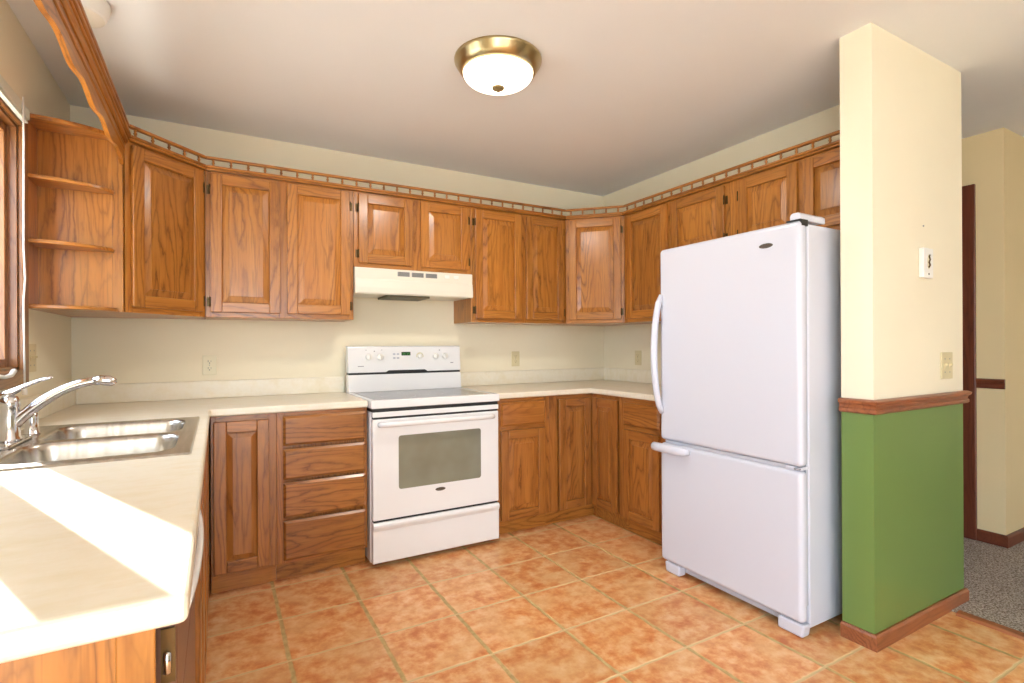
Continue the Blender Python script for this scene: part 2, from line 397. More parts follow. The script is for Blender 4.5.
# ------------------------------------------------------------------ windows
def window(name, x, y0, y1, z0, z1, mull, label, wood_z, wood_y):
    """casing on the room side of wall_left; frame parts are children of the casing"""
    mb = MB(); c = .062
    mb.box(x, y0-c, z0-c, x+.017, y0, z1+c); mb.box(x, y1, z0-c, x+.017, y1+c, z1+c)
    w = struct(mb.build(name, wood_z, None, .004), label, 'window')
    mb = MB(); mb.box(x, y0, z1, x+.0165, y1, z1+c); mb.box(x, y0, z0-c, x+.0165, y1, z0); mb.build('window_apron', wood_y, w, .004)
    mb = MB()
    for y in (y0, y1-.012): mb.box(-.050, y, z0, x, y+.012, z1)
    mb.build('jamb', wood_z, w)
    mb = MB()
    for y in (y0, y1-.012): mb.box(-.155, y, z0, -.0505, y+.012, z1)
    mb.build('outer_jamb', KHAKI, w)
    mb = MB(); mb.box(-.155, y0, z0, x, y1, z0+.012); mb.box(-.155, y0, z1-.012, x, y1, z1); mb.build('window_frame', wood_y, w)
    edges = [y0+.012] + [q for m in mull for q in (m-.026, m+.04)] + [y1-.012]
    for m in mull: MB().box(-.12, m-.024, z0+.012, -.028, m+.038, z1-.012).build('mullion', wood_z, w, .003)
    for a, b in zip(edges[::2], edges[1::2]):
        s_ = MB(); q = .03
        s_.box(-.062, a, z0+.012, -.026, a+q, z1-.012).box(-.062, b-q, z0+.012, -.026, b, z1-.012)
        s_.box(-.062, a+q, z0+.012, -.026, b-q, z0+.012+q).box(-.062, a+q, z1-.012-q, -.026, b-q, z1-.012)
        so = s_.build('sash', wood_z, w, .002)
        MB().box(-.046, a+q, z0+.012+q, -.042, b-q, z1-.012-q).build('pane', GLASS, so)
    return w
win = window('window_1', 0.0004, WY0, WY1, WZ0, WZ1, [-1.43], 'wood framed kitchen window over the sink with a raised blind', WNZ, WNY)
cr = MB().lathe([(0, 0), (.012, 0), (.012, .02), (0, .02)], (-.004, -1.27, 1.115), 12, 'x')
cr.tube([(.018, -1.27, 1.115), (.03, -1.26, 1.118), (.036, -1.20, 1.122), (.036, -1.12, 1.114), (.036, -1.06, 1.118), (.036, -1.03, 1.132)], [.006, .007, .007, .006, .008, .009], 10)
tag(cr.build('crank_handle', WHITEP, win), 'white folding crank handle')
# door and window frames behind the camera, added to let daylight in
def added_frame(name, horizontal, a0, a1, plane, z1, zb=.04):
    mb = MB()
    def bx(u0, z0, u1, z1_):
        if horizontal: mb.box(u0, plane, z0, u1, plane-.08, z1_)
        else: mb.box(plane, u0, z0, plane-.08, u1, z1_)
    bx(a0, zb, a0+.07, z1); bx(a1-.07, zb, a1, z1); bx(a0+.07, z1-.07, a1-.07, z1); bx(a0+.07, zb, a1-.07, zb+.08); m = (a0+a1)/2; bx(m-.05, zb+.08, m+.05, z1-.07)
    return struct(mb.build(name, WHITEP))
added_frame('added_rear_window', True, .4, 1.9, YR-.03, 2.2, .26); added_frame('added_patio_door', False, -6.0, -3.75, -.03, 2.25)

bl = thing('window_blind', 'white mini blind raised to its headrail above the sink window', 'blind', (0.0, -1.40, 2.09))
MB().box(.0180, -.62, .004, .038, .560, .043).build('headrail', BLIND, bl, .003)
mb = MB()
for k in range(3): mb.box(.020, -.61, -.005+k*.003, .034, .55, -.0038+k*.003)
mb.box(.0195, -.61, -.011, .035, .55, -.006)
mb.build('slat_stack', BLIND, bl)
mb = MB(); mb.tube([(.040, .47, .06), (.045, .455, -.1), (.043, .455, -.5), (.048, .450, -.62), (.043, .452, -.7), (.045, .450, -1.02)], .003, 6)
mb.build('cord', CORD, bl)
MB().lathe([(0, 0), (.004, 0), (.008, -.02), (.008, -.035), (0, -.036)], (.045, .450, -1.015), 10).build('cord_tassel', CORD, bl)

# ------------------------------------------------------------------ cabinets
def oaks(low): return (OD, ODX) if low else (OZ, OX)
def door(parent, x, z, w, h, low=False, hinge='l', sw=.055, yf=0.0):
    """raised panel door lying on the cabinet face; front face looks to -y"""
    V, Hh = oaks(low); t = .019; y1 = yf-.0005; y0 = yf-t
    mb = MB()
    mb.box(x, y0, z, x+sw, y1, z+h, 0); mb.box(x+w-sw, y0, z, x+w, y1, z+h, 0)
    mb.box(x+sw, y0, z+h-sw, x+w-sw, y1, z+h, 1); mb.box(x+sw, y0, z, x+w-sw, y1, z+sw, 1)
    d = mb.build('door', [V, Hh], parent, .0035)
    # panel: recessed border rising to a flat field
    pm = MB(); a, b, c_, e_ = x+sw, z+sw, x+w-sw, z+h-sw; k = min(.034, (c_-a)*.2); yr, yc = yf-.006, yf-.0165
    o_ = [pm.bm.verts.new(p) for p in ((a, yr, b), (c_, yr, b), (c_, yr, e_), (a, yr, e_))]
    i_ = [pm.bm.verts.new(p) for p in ((a+k, yc, b+k), (c_-k, yc, b+k), (c_-k, yc, e_-k), (a+k, yc, e_-k))]
    m_ = [pm.bm.verts.new(p) for p in ((a+k, yc+.003, b+k), (c_-k, yc+.003, b+k), (c_-k, yc+.003, e_-k), (a+k, yc+.003, e_-k))]
    bk = [pm.bm.verts.new(p) for p in ((a, y1, b), (c_, y1, b), (c_, y1, e_), (a, y1, e_))]
    for q in range(4):
        r = (q+1) % 4
        pm.bm.faces.new((o_[q], o_[r], m_[r], m_[q])); pm.bm.faces.new((m_[q], m_[r], i_[r], i_[q])); pm.bm.faces.new((bk[q], bk[r], o_[r], o_[q]))
    pm.bm.faces.new(i_); pm.bm.faces.new(bk)
    pm.build('door_panel', V, d)
    if hinge:
        hx = x-.008 if hinge == 'l' else x+w+.008
        for hz in (z+.055, z+h-.085):
            hm = MB(); hm.box(hx-.008, yf-.003, hz-.024, hx+.008, yf-.0005, hz+.024)
            hm.lathe([(0, -.026), (.0045, -.026), (.0045, .026), (0, .026)], (x-.001 if hinge == 'l' else x+w+.001, yf-.017, hz), 8)
            hm.build('hinge', DARKMETAL, d)
    return d
def drawer(parent, x, z, w, h, low=True):
    V, Hh = oaks(low); t = .019
    mb = MB(); k = .012; y0, y1 = -t, -.0005
    o_ = [mb.bm.verts.new(p) for p in ((x, -.009, z), (x+w, -.009, z), (x+w, -.009, z+h), (x, -.009, z+h))]
    i_ = [mb.bm.verts.new(p) for p in ((x+k, y0, z+k), (x+w-k, y0, z+k), (x+w-k, y0, z+h-k), (x+k, y0, z+h-k))]
    b_ = [mb.bm.verts.new(p) for p in ((x, y1, z), (x+w, y1, z), (x+w, y1, z+h), (x, y1, z+h))]
    for q in range(4):
        r = (q+1) % 4; mb.bm.faces.new((o_[q], o_[r], i_[r], i_[q])); mb.bm.faces.new((b_[q], b_[r], o_[r], o_[q]))
    mb.bm.faces.new(i_); mb.bm.faces.new(b_)
    return mb.build('drawer', Hh, parent)
UB, UT = 1.372, 2.150
def carcass(parent, w, z0, z1, depth, stiles, low=False, rails=None, name='cabinet_body'):
    """box with a face frame in front; stiles = [(x0,x1)], rails = [(x0,x1,z0,z1)]"""
    V, Hh = oaks(low); mb = MB(); ft = .019
    mb.box(.0005, ft, z0, w-.0005, depth-.002, z1)
    b = mb.build(name, V, parent)
    fr = MB()
    for a, c in stiles: fr.box(a, 0, z0, c, ft, z1, 0)
    xs = sorted(stiles)
    for (a0, a1), (c0, c1) in zip(xs, xs[1:]):
        for (ra, rb) in (rails or [(z0, z0+.038), (z1-.032, z1)]): fr.box(a1, 0, ra, c0, ft, rb, 1)
    fr.build('face_frame', [V, Hh], parent, .0015)
    return b
D = .305
# --- upper cabinets (local frame: x to the right seen from the room, y into the wall)
def upper2(name, label, loc, rot, w, z0, doors, depth=D):
    t = thing(name, label, 'cabinet', (loc[0], loc[1], z0), rot, 'oak wall cabinets')
    z1 = UT-z0
    st = [(0.0005, doors[0][0]+.008)]
    for (a, b, hg), (c, d_, hg2) in zip(doors, doors[1:]): st.append((b-.008, c+.008))
    st.append((doors[-1][1]-.008, w-.0005))
    carcass(t, w, 0, z1, depth, st)
    for a, b, hg in doors: door(t, a, .026, b-a, z1-.026-.014, False, hg)
    return t
a45 = PI/4
upper2('wall_cabinet', 'oak wall cabinet with two tall doors, left of the range hood', (.612, -D), 0, .772, UB, [(.024, .366, 'l'), (.402, .750, 'r')])
upper2('wall_cabinet', 'short two-door oak wall cabinet directly above the range hood', (1.385, -D), 0, .779, 1.692, [(.028, .368, 'l'), (.421, .755, 'r')])
upper2('wall_cabinet', 'oak wall cabinet with two tall doors, right of the range hood', (2.165, -D), 0, .780, UB, [(.026, .388, 'l'), (.429, .752, 'r')])
upper2('wall_cabinet', 'tall single-door oak wall cabinet between corner cabinet and refrigerator', (W-D, -.61), -PI/2, .443, UB, [(.034, .427, None)])
upper2('wall_cabinet', 'short single-door oak wall cabinet over the left half of the refrigerator', (W-D, -1.054), -PI/2, .455, 1.752, [(.018, .426, 'r')])
upper2('wall_cabinet', 'short two-door oak wall cabinet over the right end of the refrigerator', (W-D, -1.510), -PI/2, .784, 1.752, [(.065, .410, 'l'), (.441, .764, 'r')])
def corner_upper(name, label, origin, right, hinge, trim=.0):
    """diagonal corner cabinet; pentagon body, face of 0.431 wide"""
    # local frame on the diagonal face; y into the corner
    L = math.hypot(.305, .305); t = thing(name, label, 'cabinet', (origin[0], origin[1], UB), a45 if not right else -a45, 'oak wall cabinets')
    k = D/math.sqrt(2)
    pts = [(.001, .019), (L-.001, .019), (L+k-.001, k+.001), (L/2, k*2+L/2-.003), (-k+.001, k+.001)]
    MB().prism(pts, 'z', 0, UT-UB).build('cabinet_body', OZ, t)
    fr = MB(); z1 = UT-UB
    fr.box(.0, 0, 0, .036, .019, z1, 0); fr.box(L-.036, 0, 0, L, .019, z1, 0); fr.box(.036, 0, 0, L-.036, .019, .038, 1); fr.box(.036, 0, z1-.032, L-.036, .019, z1, 1)
    fr.build('face_frame', [OZ, OX], t, .0015)
    door(t, .026, .026, L-.05, z1-.04, False, hinge)
    return t
corner_upper('corner_cabinet', 'diagonal oak corner wall cabinet beside the open curved shelves', (.306, -.611), False, 'r')
corner_upper('corner_cabinet', 'diagonal oak corner wall cabinet between the range side and refrigerator side', (W-.611, -.306), True, 'r')

# --- open end shelf with curved shelves, between window and corner cabinet
es = thing('end_shelf', 'open oak end shelf with curved shelves between window and corner cabinet', 'shelf', (0, -.613, UB), 0)
hh = UT-UB
mb = MB(); mb.box(.001, -.012, 0, .302, 0, hh); mb.build('side_panel', OZ, es)
mb = MB(); mb.box(.001, -.148, 0, .010, -.0125, hh); mb.build('back_panel', OZ, es)
for k, z in enumerate((.0, .262, .520, hh-.020)):
    b = .150
    a = .272 if k in (1, 2) else .284
    pts = [(.0105, -.0125)] + [(.0105+(a-.0105)*math.cos(q), -.0125-(b-.004)*math.sin(q)) for q in [PI/2*i/14 for i in range(15)]]
    pts = [pts[0]] + pts[1:]
    MB().prism(pts, 'z', z, z+(.016 if k < 3 else .018), 0).build('shelf', OX, es, .003)
MB().box(.262, -.018, .0, .302, -.0125, hh).build('face_stile', OZ, es, .002)

# --- gallery rails on top of the cabinets
def gallery(label, p, q, out0=0., ends=(0, 0)):
    p, q = Vector(p), Vector(q); d = q-p; L = d.length; ang = math.atan2(d.y, d.x)
    t = thing('gallery_rail', label, 'gallery rail', (p.x, p.y, UT+.0004), ang, 'spindle gallery rails along the cabinet tops')
    # local x along, -y towards the room
    m = math.tan(R(22.5))
    def tri(y0, y1, z0, z1):                                           # mitred bar
        mb = MB(); 
        def X0(y): return -ends[0]*(-y)*m
        def X1(y): return L+ends[1]*(-y)*m
        mb.prism([(X0(y0), y0), (X1(y0), y0), (X1(y1), y1), (X0(y1), y1)], 'z', z0, z1); return mb
    tri(-.022, .02, 0, .010).build('base_rail', OX, t, .003)
    tri(-.029, .02, .0105, .0245).build('moulding', OX, t, .005)
    tri(-.021, .001, .0585, .0735).build('top_rail', OX, t, .004)
    n = max(2, round(L/.083)); me = None
    for k in range(n):
        x = L*(k+.5)/n
        if me is None:
            s0 = MB().lathe([(.0055, .0248), (.0075, .029), (.0045, .033), (.0085, .041), (.0045, .049), (.0075, .053), (.0055, .0583)], (0, 0, 0), 8).build('spindle', OX, t, loc=(x, -.010, 0)); me = s0
        else:
            c = s0.copy(); COL.objects.link(c); c.parent = t; c.location = (x, -.010, 0)
    return t
yv = -2.45
gallery('spindle gallery rail running along the valance above the sink', (.306, yv), (.306, -.612), ends=(0, 1) and (0, -1))
gallery('short spindle gallery rail on the left diagonal corner cabinet', (.306, -.611), (.611, -.306), ends=(-1, -1))
gallery('long spindle gallery rail on the wall cabinets over the range', (.611, -.3055), (W-.611, -.3055), ends=(-1, -1))
gallery('short spindle gallery rail on the right diagonal corner cabinet', (W-.611, -.306), (W-.306, -.611), ends=(-1, -1))
gallery('spindle gallery rail on the cabinets over the refrigerator', (W-.3055, -.611), (W-.3055, -2.294), ends=(-1, 0))

# --- scalloped valance over the window
va = thing('valance', 'scalloped oak valance board spanning above the sink window', 'valance', (.286, -.632, 2.02), 0)
top = UT-2.02
def vz(s):   # bottom edge height along the board, s = distance from the corner cabinet
    if s < .04: return .012 + s*.3
    if s < .16: return .024 + (s-.04)/.12*.014
    u = (s-.16)/.31; w_ = .5-.5*math.cos(2*PI*u)
    return .038 - .020*w_
pts = [(0-.0, top)]
n = 90; Lv = 1.82
for k in range(n+1):
    s = Lv*k/n; pts.append((-s, vz(min(s, Lv-s) if s > Lv-.16 else s)))
pts.append((-Lv, top))
mb = MB(); mb.prism(pts, 'x', .005, .020); mb.build('board', OY, va)
MB().prism([(.0203, top-.052), (.025, top-.047), (.025, top-.0245), (.0203, top-.0245)], 'y', -.001, -Lv).build('moulding', OY, va)
MB().prism([(.0203, top-.0242), (.030, top-.0242), (.036, top-.014), (.036, top), (.0203, top)], 'y', -.001, -Lv).build('moulding', OY, va)

# ------------------------------------------------------------------ base cabinets
TK = .100; BT = .876
def base(name, label, loc, rot, w, depth, stiles, doors=(), drawers=(), mid=None, btop=None):
    t = thing(name, label, 'cabinet', (loc[0], loc[1], 0), rot, 'oak base cabinets')
    V, Hh = oaks(True); mb = MB()
    mb.box(.0005, .019, TK, w-.0005, depth-.002, btop or BT-.001); mb.build('cabinet_body', V, t)
    fr = MB(); xs = sorted(stiles)
    for a, c in xs: fr.box(a, 0, TK, c, .019, BT-.001, 0)
    rl = [(TK, TK+.03), (BT-.032, BT-.001)] + ([mid] if mid else [])
    for (a0, a1), (c0, c1) in zip(xs, xs[1:]):
        for ra, rb in rl: fr.box(a1, 0, ra, c0, .019, rb, 1)
    fr.build('face_frame', [V, Hh], t, .0015)
    MB().box(.0005, .052, 0.0005, w-.0005, .066, TK-.0005).build('toe_kick', OX, t)
    for a, b, z0, z1, hg in doors: door(t, a, z0, b-a, z1-z0, True, hg)
    for a, b, z0, z1 in drawers: drawer(t, a, z0, b-a, z1-z0)
    return t
FY = -.61
base('base_cabinet', 'oak base cabinet with one narrow door in the corner beside the drawers', (.636, FY), 0, .291, .60,
     [(.0, .020), (.248, .291)], doors=[(.012, .256, .100+.012, .848, None)])
base('drawer_cabinet', 'oak base cabinet with four stacked drawers left of the range', (.9275, FY), 0, .4575, .60,
     [(.0, .040), (.440, .4575)], drawers=[(.030, .447, .704, .856), (.030, .447, .530, .686), (.030, .447, .336, .514), (.030, .447, .116, .318)])
base('base_cabinet', 'oak base cabinet with one drawer over one door right of the range', (2.188, FY), 0, .3995, .60,
     [(.0, .036), (.358, .3995)], doors=[(.030, .362, .100+.004, .672, None)], drawers=[(.030, .362, .700, .850)], mid=(.672, .706))
# corner (lazy susan) cabinet: L shaped with two doors meeting in the inner corner
ls = thing('corner_base_cabinet', 'oak corner base cabinet with two doors meeting in the inner corner', 'cabinet', (2.588, FY, 0), 0, 'oak base cabinets')
xi = W-.61-2.588     # inner corner x in local frame
mb = slab([0.0005, xi+.019, W-2.588-.003], [-.319, .019, .607], lambda i, j: not (i == 0 and j == 0), TK, BT-.001); mb.build('cabinet_body', OD, ls)
fr = MB(); fr.box(0, 0, TK, .065, .019, BT-.001, 0); fr.box(.065, 0, BT-.03, xi, .019, BT-.001, 1)
fr.box(xi, -.319, TK, xi+.019, -.284, BT-.001, 0); fr.box(xi, -.284, BT-.03, xi+.019, .0, BT-.001, 1); fr.build('face_frame', [OD, ODX], ls, .0015)
mb = MB(); mb.box(0.0005, .052, .0005, xi+.052, .066, TK-.0005); mb.box(xi+.0525, -.319, .0005, xi+.066, .0515, TK-.0005); mb.build('toe_kick', OX, ls)
door(ls, .072, TK+.006, xi-.072-.020, .848-TK-.006, True, None)
pv = door(ls, 0, TK+.006, .256, .848-TK-.006, True, None)
pv.location = (xi, -.020, 0); pv.rotation_euler = (0, 0, -PI/2)
base('base_cabinet', 'oak base cabinet with one drawer over one door beside the refrigerator', (W-.61, FY-.32), -PI/2, .490, .60,
     [(.0, .022), (.328, .490)], doors=[(.016, .332, .100+.006, .672, None)], drawers=[(.016, .332, .700, .842)], mid=(.672, .706))
# left run under the sink (faces +x)
base('sink_cabinet', 'oak sink base cabinet seen edge-on below the left counter', (.61, -2.105), PI/2, 1.494, .60,
     [(.0, .05), (.72, .77), (1.425, 1.494)], doors=[(.04, .375, TK+.012, .848, None), (.385, .73, TK+.012, .848, None), (.76, 1.43, TK+.012, .848, None)], btop=.735)
# end panel closing the run towards the viewer
ep = thing('end_panel_cabinet', 'oak end panel under the sunlit end of the left counter', 'cabinet', (.0, -2.745, 0), 0)
MB().box(.001, 0, .0005, .575, .022, BT-.001).build('end_panel', OZ, ep)
MB().box(.560, -.006, .0005, .600, -.0003, BT-.001).build('end_stile', OZ, ep, .002)
# dishwasher
dw = thing('dishwasher', 'dishwasher seen edge-on beneath the near end of left counter', 'dishwasher', (.61, -2.712, 0), PI/2)
MB().box(.004, .02, .0, .596, .56, BT-.004).build('tub', GREY, dw)
MB().box(.004, -.010, .11, .596, .0195, .70).build('door', DWF, dw, .004)
MB().box(.004, -.010, .705, .596, .0195, BT-.008).build('control_panel', DWF, dw, .004)
mb = MB(); pth = [(.03+.54*k/16, -.012-.014*math.sin(PI*k/16)**.7, .852) for k in range(17)]
mb.tube(pth, .008, 10); tag(mb.build('handle', WHITE, dw), 'white bowed bar handle')
mb = MB(); mb.box(.0, -.008, .780, .0035, .008, .850); mo = mb.build('mounting_bracket', DARKMETAL, dw)
tag(MB().lathe([(0, .792), (.0048, .795), (.0048, .820), (0, .823)], (-.003, .001, 0), 12).build('bracket_pin', CHROME, mo), 'chrome pin')

# ------------------------------------------------------------------ countertops
SX0, SX1, SY0, SY1 = .055, .598, -1.802, -.945      # sink rim outline
hx0, hx1, hy0, hy1 = SX0+.012, SX1-.012, SY0+.012, SY1-.012
xs = [.001, hx0, hx1, .635, 1.386]; ys = [-2.770, hy0, hy1, -.635, -.001]
def msk(i, j):
    if j == 3: return True
    if i == 3: return False
    return not (i == 1 and j == 1)
CT0, CT1 = .8765, .914
ct = slab(xs, ys, msk, CT0, CT1).build('countertop', LAM, None, .009, 3)
tag(ct, 'cream laminate countertop on the left, holding the sink, partly sunlit', 'countertop', 'cream laminate countertops')
mb = MB(); mb.box(.0205, -.020, .9145, 1.386, -.001, 1.016); mb.box(.001, -2.765, .9145, .020, -.001, 1.016)
bs = mb.build('backsplash', LAM, ct, .004)
ct2 = slab([2.182, W-.635, W-.001], [-1.438, -.635, -.001], lambda i, j: not (i == 0 and j == 0), CT0, CT1).build('countertop', LAM, None, .009, 3)
tag(ct2, 'cream laminate corner countertop between the range and refrigerator', 'countertop', 'cream laminate countertops')
mb = MB(); mb.box(2.184, -.020, .9145, W-.001, -.001, 1.016); mb.box(W-.020, -1.436, .9145, W-.001, -.0205, 1.016); mb.build('backsplash', LAM, ct2, .004)

# ------------------------------------------------------------------ sink
sk = thing('kitchen_sink', 'stainless steel double bowl sink set into the left counter', 'sink', (0, 0, .9142))
def rrect(x0, x1, y0, y1, r, n=6):
    pts = []
    for cx, cy, a0 in ((x1-r, y1-r, 0), (x0+r, y1-r, 90), (x0+r, y0+r, 180), (x1-r, y0+r, 270)):
        for k in range(n+1):
            a = R(a0+90*k/n); pts.append((cx+r*math.cos(a), cy+r*math.sin(a)))
    return pts
mb = MB(); bm = mb.bm
bowls = [(.160, .556, -1.745, -1.395), (.160, .556, -1.352, -.992)]
cells = [(.150, SX1, SY0, -1.3735), (.150, SX1, -1.3735, SY1)]
zt = .0055
def ringv(pts, z): return [bm.verts.new((x, y, z)) for x, y in pts]
def onrect(px, py, c):
    cx, cy = (c[0]+c[1])/2, (c[2]+c[3])/2; dx, dy = px-cx, py-cy
    k = min(((c[1]-cx)/abs(dx)) if abs(dx) > 1e-9 else 9e9, ((c[3]-cy)/abs(dy)) if abs(dy) > 1e-9 else 9e9)
    return cx+dx*k, cy+dy*k
for c, b in zip(cells, bowls):
    inner = rrect(b[0], b[1], b[2], b[3], .07, 8)
    # outer ring: the cell rectangle, sampled so that its corners are hit
    outer = []
    m = 9
    corners = [(c[1], c[3]), (c[0], c[3]), (c[0], c[2]), (c[1], c[2])]
    for q, (px, py) in enumerate(inner):
        corner = corners[q//m]; k = q % m
        if k == m//2: outer.append(corner)
        else:
            # slide along the two sides next to this corner
            a0 = q//m; ix, iy = px, py
            if (k < m//2) == (a0 in (0, 2)): outer.append((corner[0], iy))
            else: outer.append((ix, corner[1]))
    I = ringv(inner, zt-.001); O = ringv(outer, zt); n = len(I)
    for q in range(n): f = bm.faces.new((O[q], O[(q+1) % n], I[(q+1) % n], I[q]))
    prev = I
    for ins, z in ((.003, -.006), (.006, -.02), (.012, -.10), (.020, -.145), (.040, -.165), (.07, -.170)):
        rr = max(.07-ins*.3, .03); nx = ringv(rrect(b[0]+ins, b[1]-ins, b[2]+ins, b[3]-ins, rr, 8), z)
        for q in range(n): f = bm.faces.new((prev[q], prev[(q+1) % n], nx[(q+1) % n], nx[q])); f.smooth = True
        prev = nx
    bm.faces.new(prev)
# faucet deck strip and raised outer edge
def quad(*p): bm.faces.new([bm.verts.new(q) for q in p])
quad((SX0, SY0, zt), (.150, SY0, zt), (.150, SY1, zt), (SX0, SY1, zt))
for (x0, y0, x1, y1) in ((SX0, SY0, SX1, SY0), (SX1, SY0, SX1, SY1), (SX1, SY1, SX0, SY1), (SX0, SY1, SX0, SY0)):
    nx_, ny_ = (y1-y0), -(x1-x0); l = math.hypot(nx_, ny_); nx_, ny_ = nx_/l*.004, ny_/l*.004
    quad((x0, y0, zt), (x1, y1, zt), (x1+nx_, y1+ny_, .0), (x0+nx_, y0+ny_, .0))
mb.build('basin', STEEL, sk)
for b in bowls:
    MB().lathe([(0, -.166), (.018, -.166), (.024, -.164), (.040, -.1655), (.042, -.1695), (0, -.1699)], ((b[0]+b[1])/2, (b[2]+b[3])/2, 0), 20).build('drain', CHROME, sk)

# faucet on the sink deck
FX, FYY = .112, -1.372
fz = .9142+zt+.0006
fa = thing('faucet', 'chrome single lever kitchen faucet arching over the sink', 'faucet', (FX, FYY, fz))
pl = MB(); pts = rrect(-.030, .030, -.125, .125, .029, 8); pl.prism(pts, 'z', 0, .009); pl.build('base_plate', CHROME, fa, .003)
MB().lathe([(0, .0095), (.030, .0095), (.030, .016), (.025, .024), (.0235, .09), (.0245, .112), (.026, .118), (.025, .134), (.018, .146), (0, .150)], (0, 0, 0), 24).build('body', CHROME, fa)
sp = []
for k in range(15):
    u = k/14; sp.append((.002+.215*u, 0, .050+.135*(1-(1-u)**1.9)))
rad = [.017+.0*k for k in range(15)]; rad = [.018-.005*(k/14) for k in range(15)]
MB().tube(sp, rad, 14).build('spout', CHROME, fa)
mb = MB().tube([(.205, 0, .184), (.222, 0, .187), (.245, 0, .184), (.258, 0, .178), (.262, 0, .174)], [.0135, .016, .0165, .013, .006], 14)
tag(mb.build('spray_head', CHROME, fa), 'bulbed spray head')
mb = MB().tube([(-.022, 0, .140), (-.012, 0, .150), (.010, 0, .160), (.035, 0, .176), (.070, 0, .192), (.095, 0, .200), (.102, 0, .201)], [.014, .019, .017, .011, .008, .0075, .005], 12, flat=.62)
mb.build('lever', CHROME, fa)
sy = thing('side_sprayer', 'small chrome side sprayer cap standing behind the faucet', 'sprayer', (.115, -1.165, fz))
MB().lathe([(0, 0), (.023, 0), (.023, .004), (.019, .007), (.018, .052), (.018, .066), (.013, .073), (0, .075)], (0, 0, 0), 20).build('cap', CHROME, sy)

# ------------------------------------------------------------------ range
rg = thing('kitchen_range', 'white freestanding electric range with smooth cooktop and window door', 'range', (1.392, -.690, 0))
RW = .777
mb = MB(); mb.box(0, .046, .025, RW, .66, .852); mb.build('body', WHITE, rg, .003)
mb = MB()
for x in (.03, RW-.07):
    for y in (.07, .60): mb.box(x, y, 0, x+.04, y+.04, .0245)
mb.build('feet', BLACK, rg)
mb = MB(); mb.box(.006, .006, .8525, RW-.006, .640, .8712); mb.build('vent_gap', BLACK, rg)
# cooktop: frame and glass
mb = slab([-.004, .030, RW-.030, RW+.004], [-.003, .034, .560, .640], lambda i, j: not (i == 1 and j == 1), .8715, .9165)
mb.build('cooktop_frame', WHITE, rg, .006, 3)
cg = MB(); cg.box(.0305, .0345, .905, RW-.0305, .5595, .9158); cgo = cg.build('cooktop_glass', COOK, rg)
for (x, y, r) in ((.20, .17, .10), (.20, .43, .075), (.56, .17, .08), (.56, .43, .10)):
    MB().lathe([(r-.002, .9160), (r-.002, .9163), (r, .9163), (r, .9160)], (x, y, 0), 40).build('burner_ring', LGREY, cgo)
# backguard
mb = MB(); mb.prism([(.565, .917), (.655, .917), (.655, 1.027), (.580, 1.027)], 'x', .0, RW); mb.build('backguard_base', WHITE, rg, .003)
mb = MB(); mb.box(.004, .582, 1.0272, RW-.004, .655, 1.0395); mb.prism([(.24, 1.0396), (.26, 1.052), (.51, 1.052), (.53, 1.0396)], 'y', .5728, .60); mb.build('vent_slot', BLACK, rg)
mb = MB(); mb.prism([(.575, 1.040), (.660, 1.040), (.660, 1.212), (.605, 1.212), (.592, 1.206)], 'x', .0, RW)
cp = mb.build('control_panel', WHITE, rg, .004)
def py(z): return .575+(z-1.040)*(.017/.166)
for kx, nm in ((.130, 0), (.205, 0), (.590, 0), (.660, 0), (.478, 1)):
    z = 1.142; r = .021 if not nm else .017
    k_ = MB().lathe([(0, -.020), (r*.80, -.020), (r*.95, -.014), (r, -.001)], (kx, py(z), z), 20, 'y')
    k_.box(kx-.004, py(z)-.030, z-r*.85, kx+.004, py(z)-.019, z+r*.85)
    ko = k_.build('knob', WHITEP, cp, .0015)
MB().lathe([(0, -.0006), (.026, -.0006), (.026, .004)], (.478, py(1.142), 1.142), 24, 'y').build('knob_ring', IVORY, cp)
d_ = MB(); d_.box(.350, py(1.160)-.0025, 1.148, .412, py(1.160)+.004, 1.172); dis = d_.build('display', LCDB, cp)
mb = MB()
for k, x in enumerate((.357, .369, .386, .398)):
    yy = py(1.160)-.0031
    mb.box(x, yy, 1.153, x+.0018, yy+.0004, 1.167); mb.box(x+.0058, yy, 1.153, x+.0076, yy+.0004, 1.167)
    mb.box(x, yy, 1.1655, x+.0076, yy+.0004, 1.167)
    mb.box(x, yy, 1.153, x+.0076, yy+.0004, 1.1545)
mb.build('digits', LCD, dis)
for i, x in enumerate((.292, .318)):
    for j, z in enumerate((1.158, 1.132)):
        MB().box(x, py(z)-.0025, z-.006, x+.016, py(z)+.003, z+.006).build('button', LGREY, cp, .001)
mb = MB()                                                 # small printed marks
for x, z, w_, h_ in ((.165, 1.178, .008, .007), (.618, 1.182, .008, .007), (.060, 1.082, .038, .005), (.700, 1.094, .022, .006), (.110, 1.186, .010, .003), (.212, 1.186, .010, .003)):
    mb.box(x, py(z)-.0010, z-h_/2, x+w_, py(z)+.002, z+h_/2)
mb.build('printed_marks', GREY, cp)
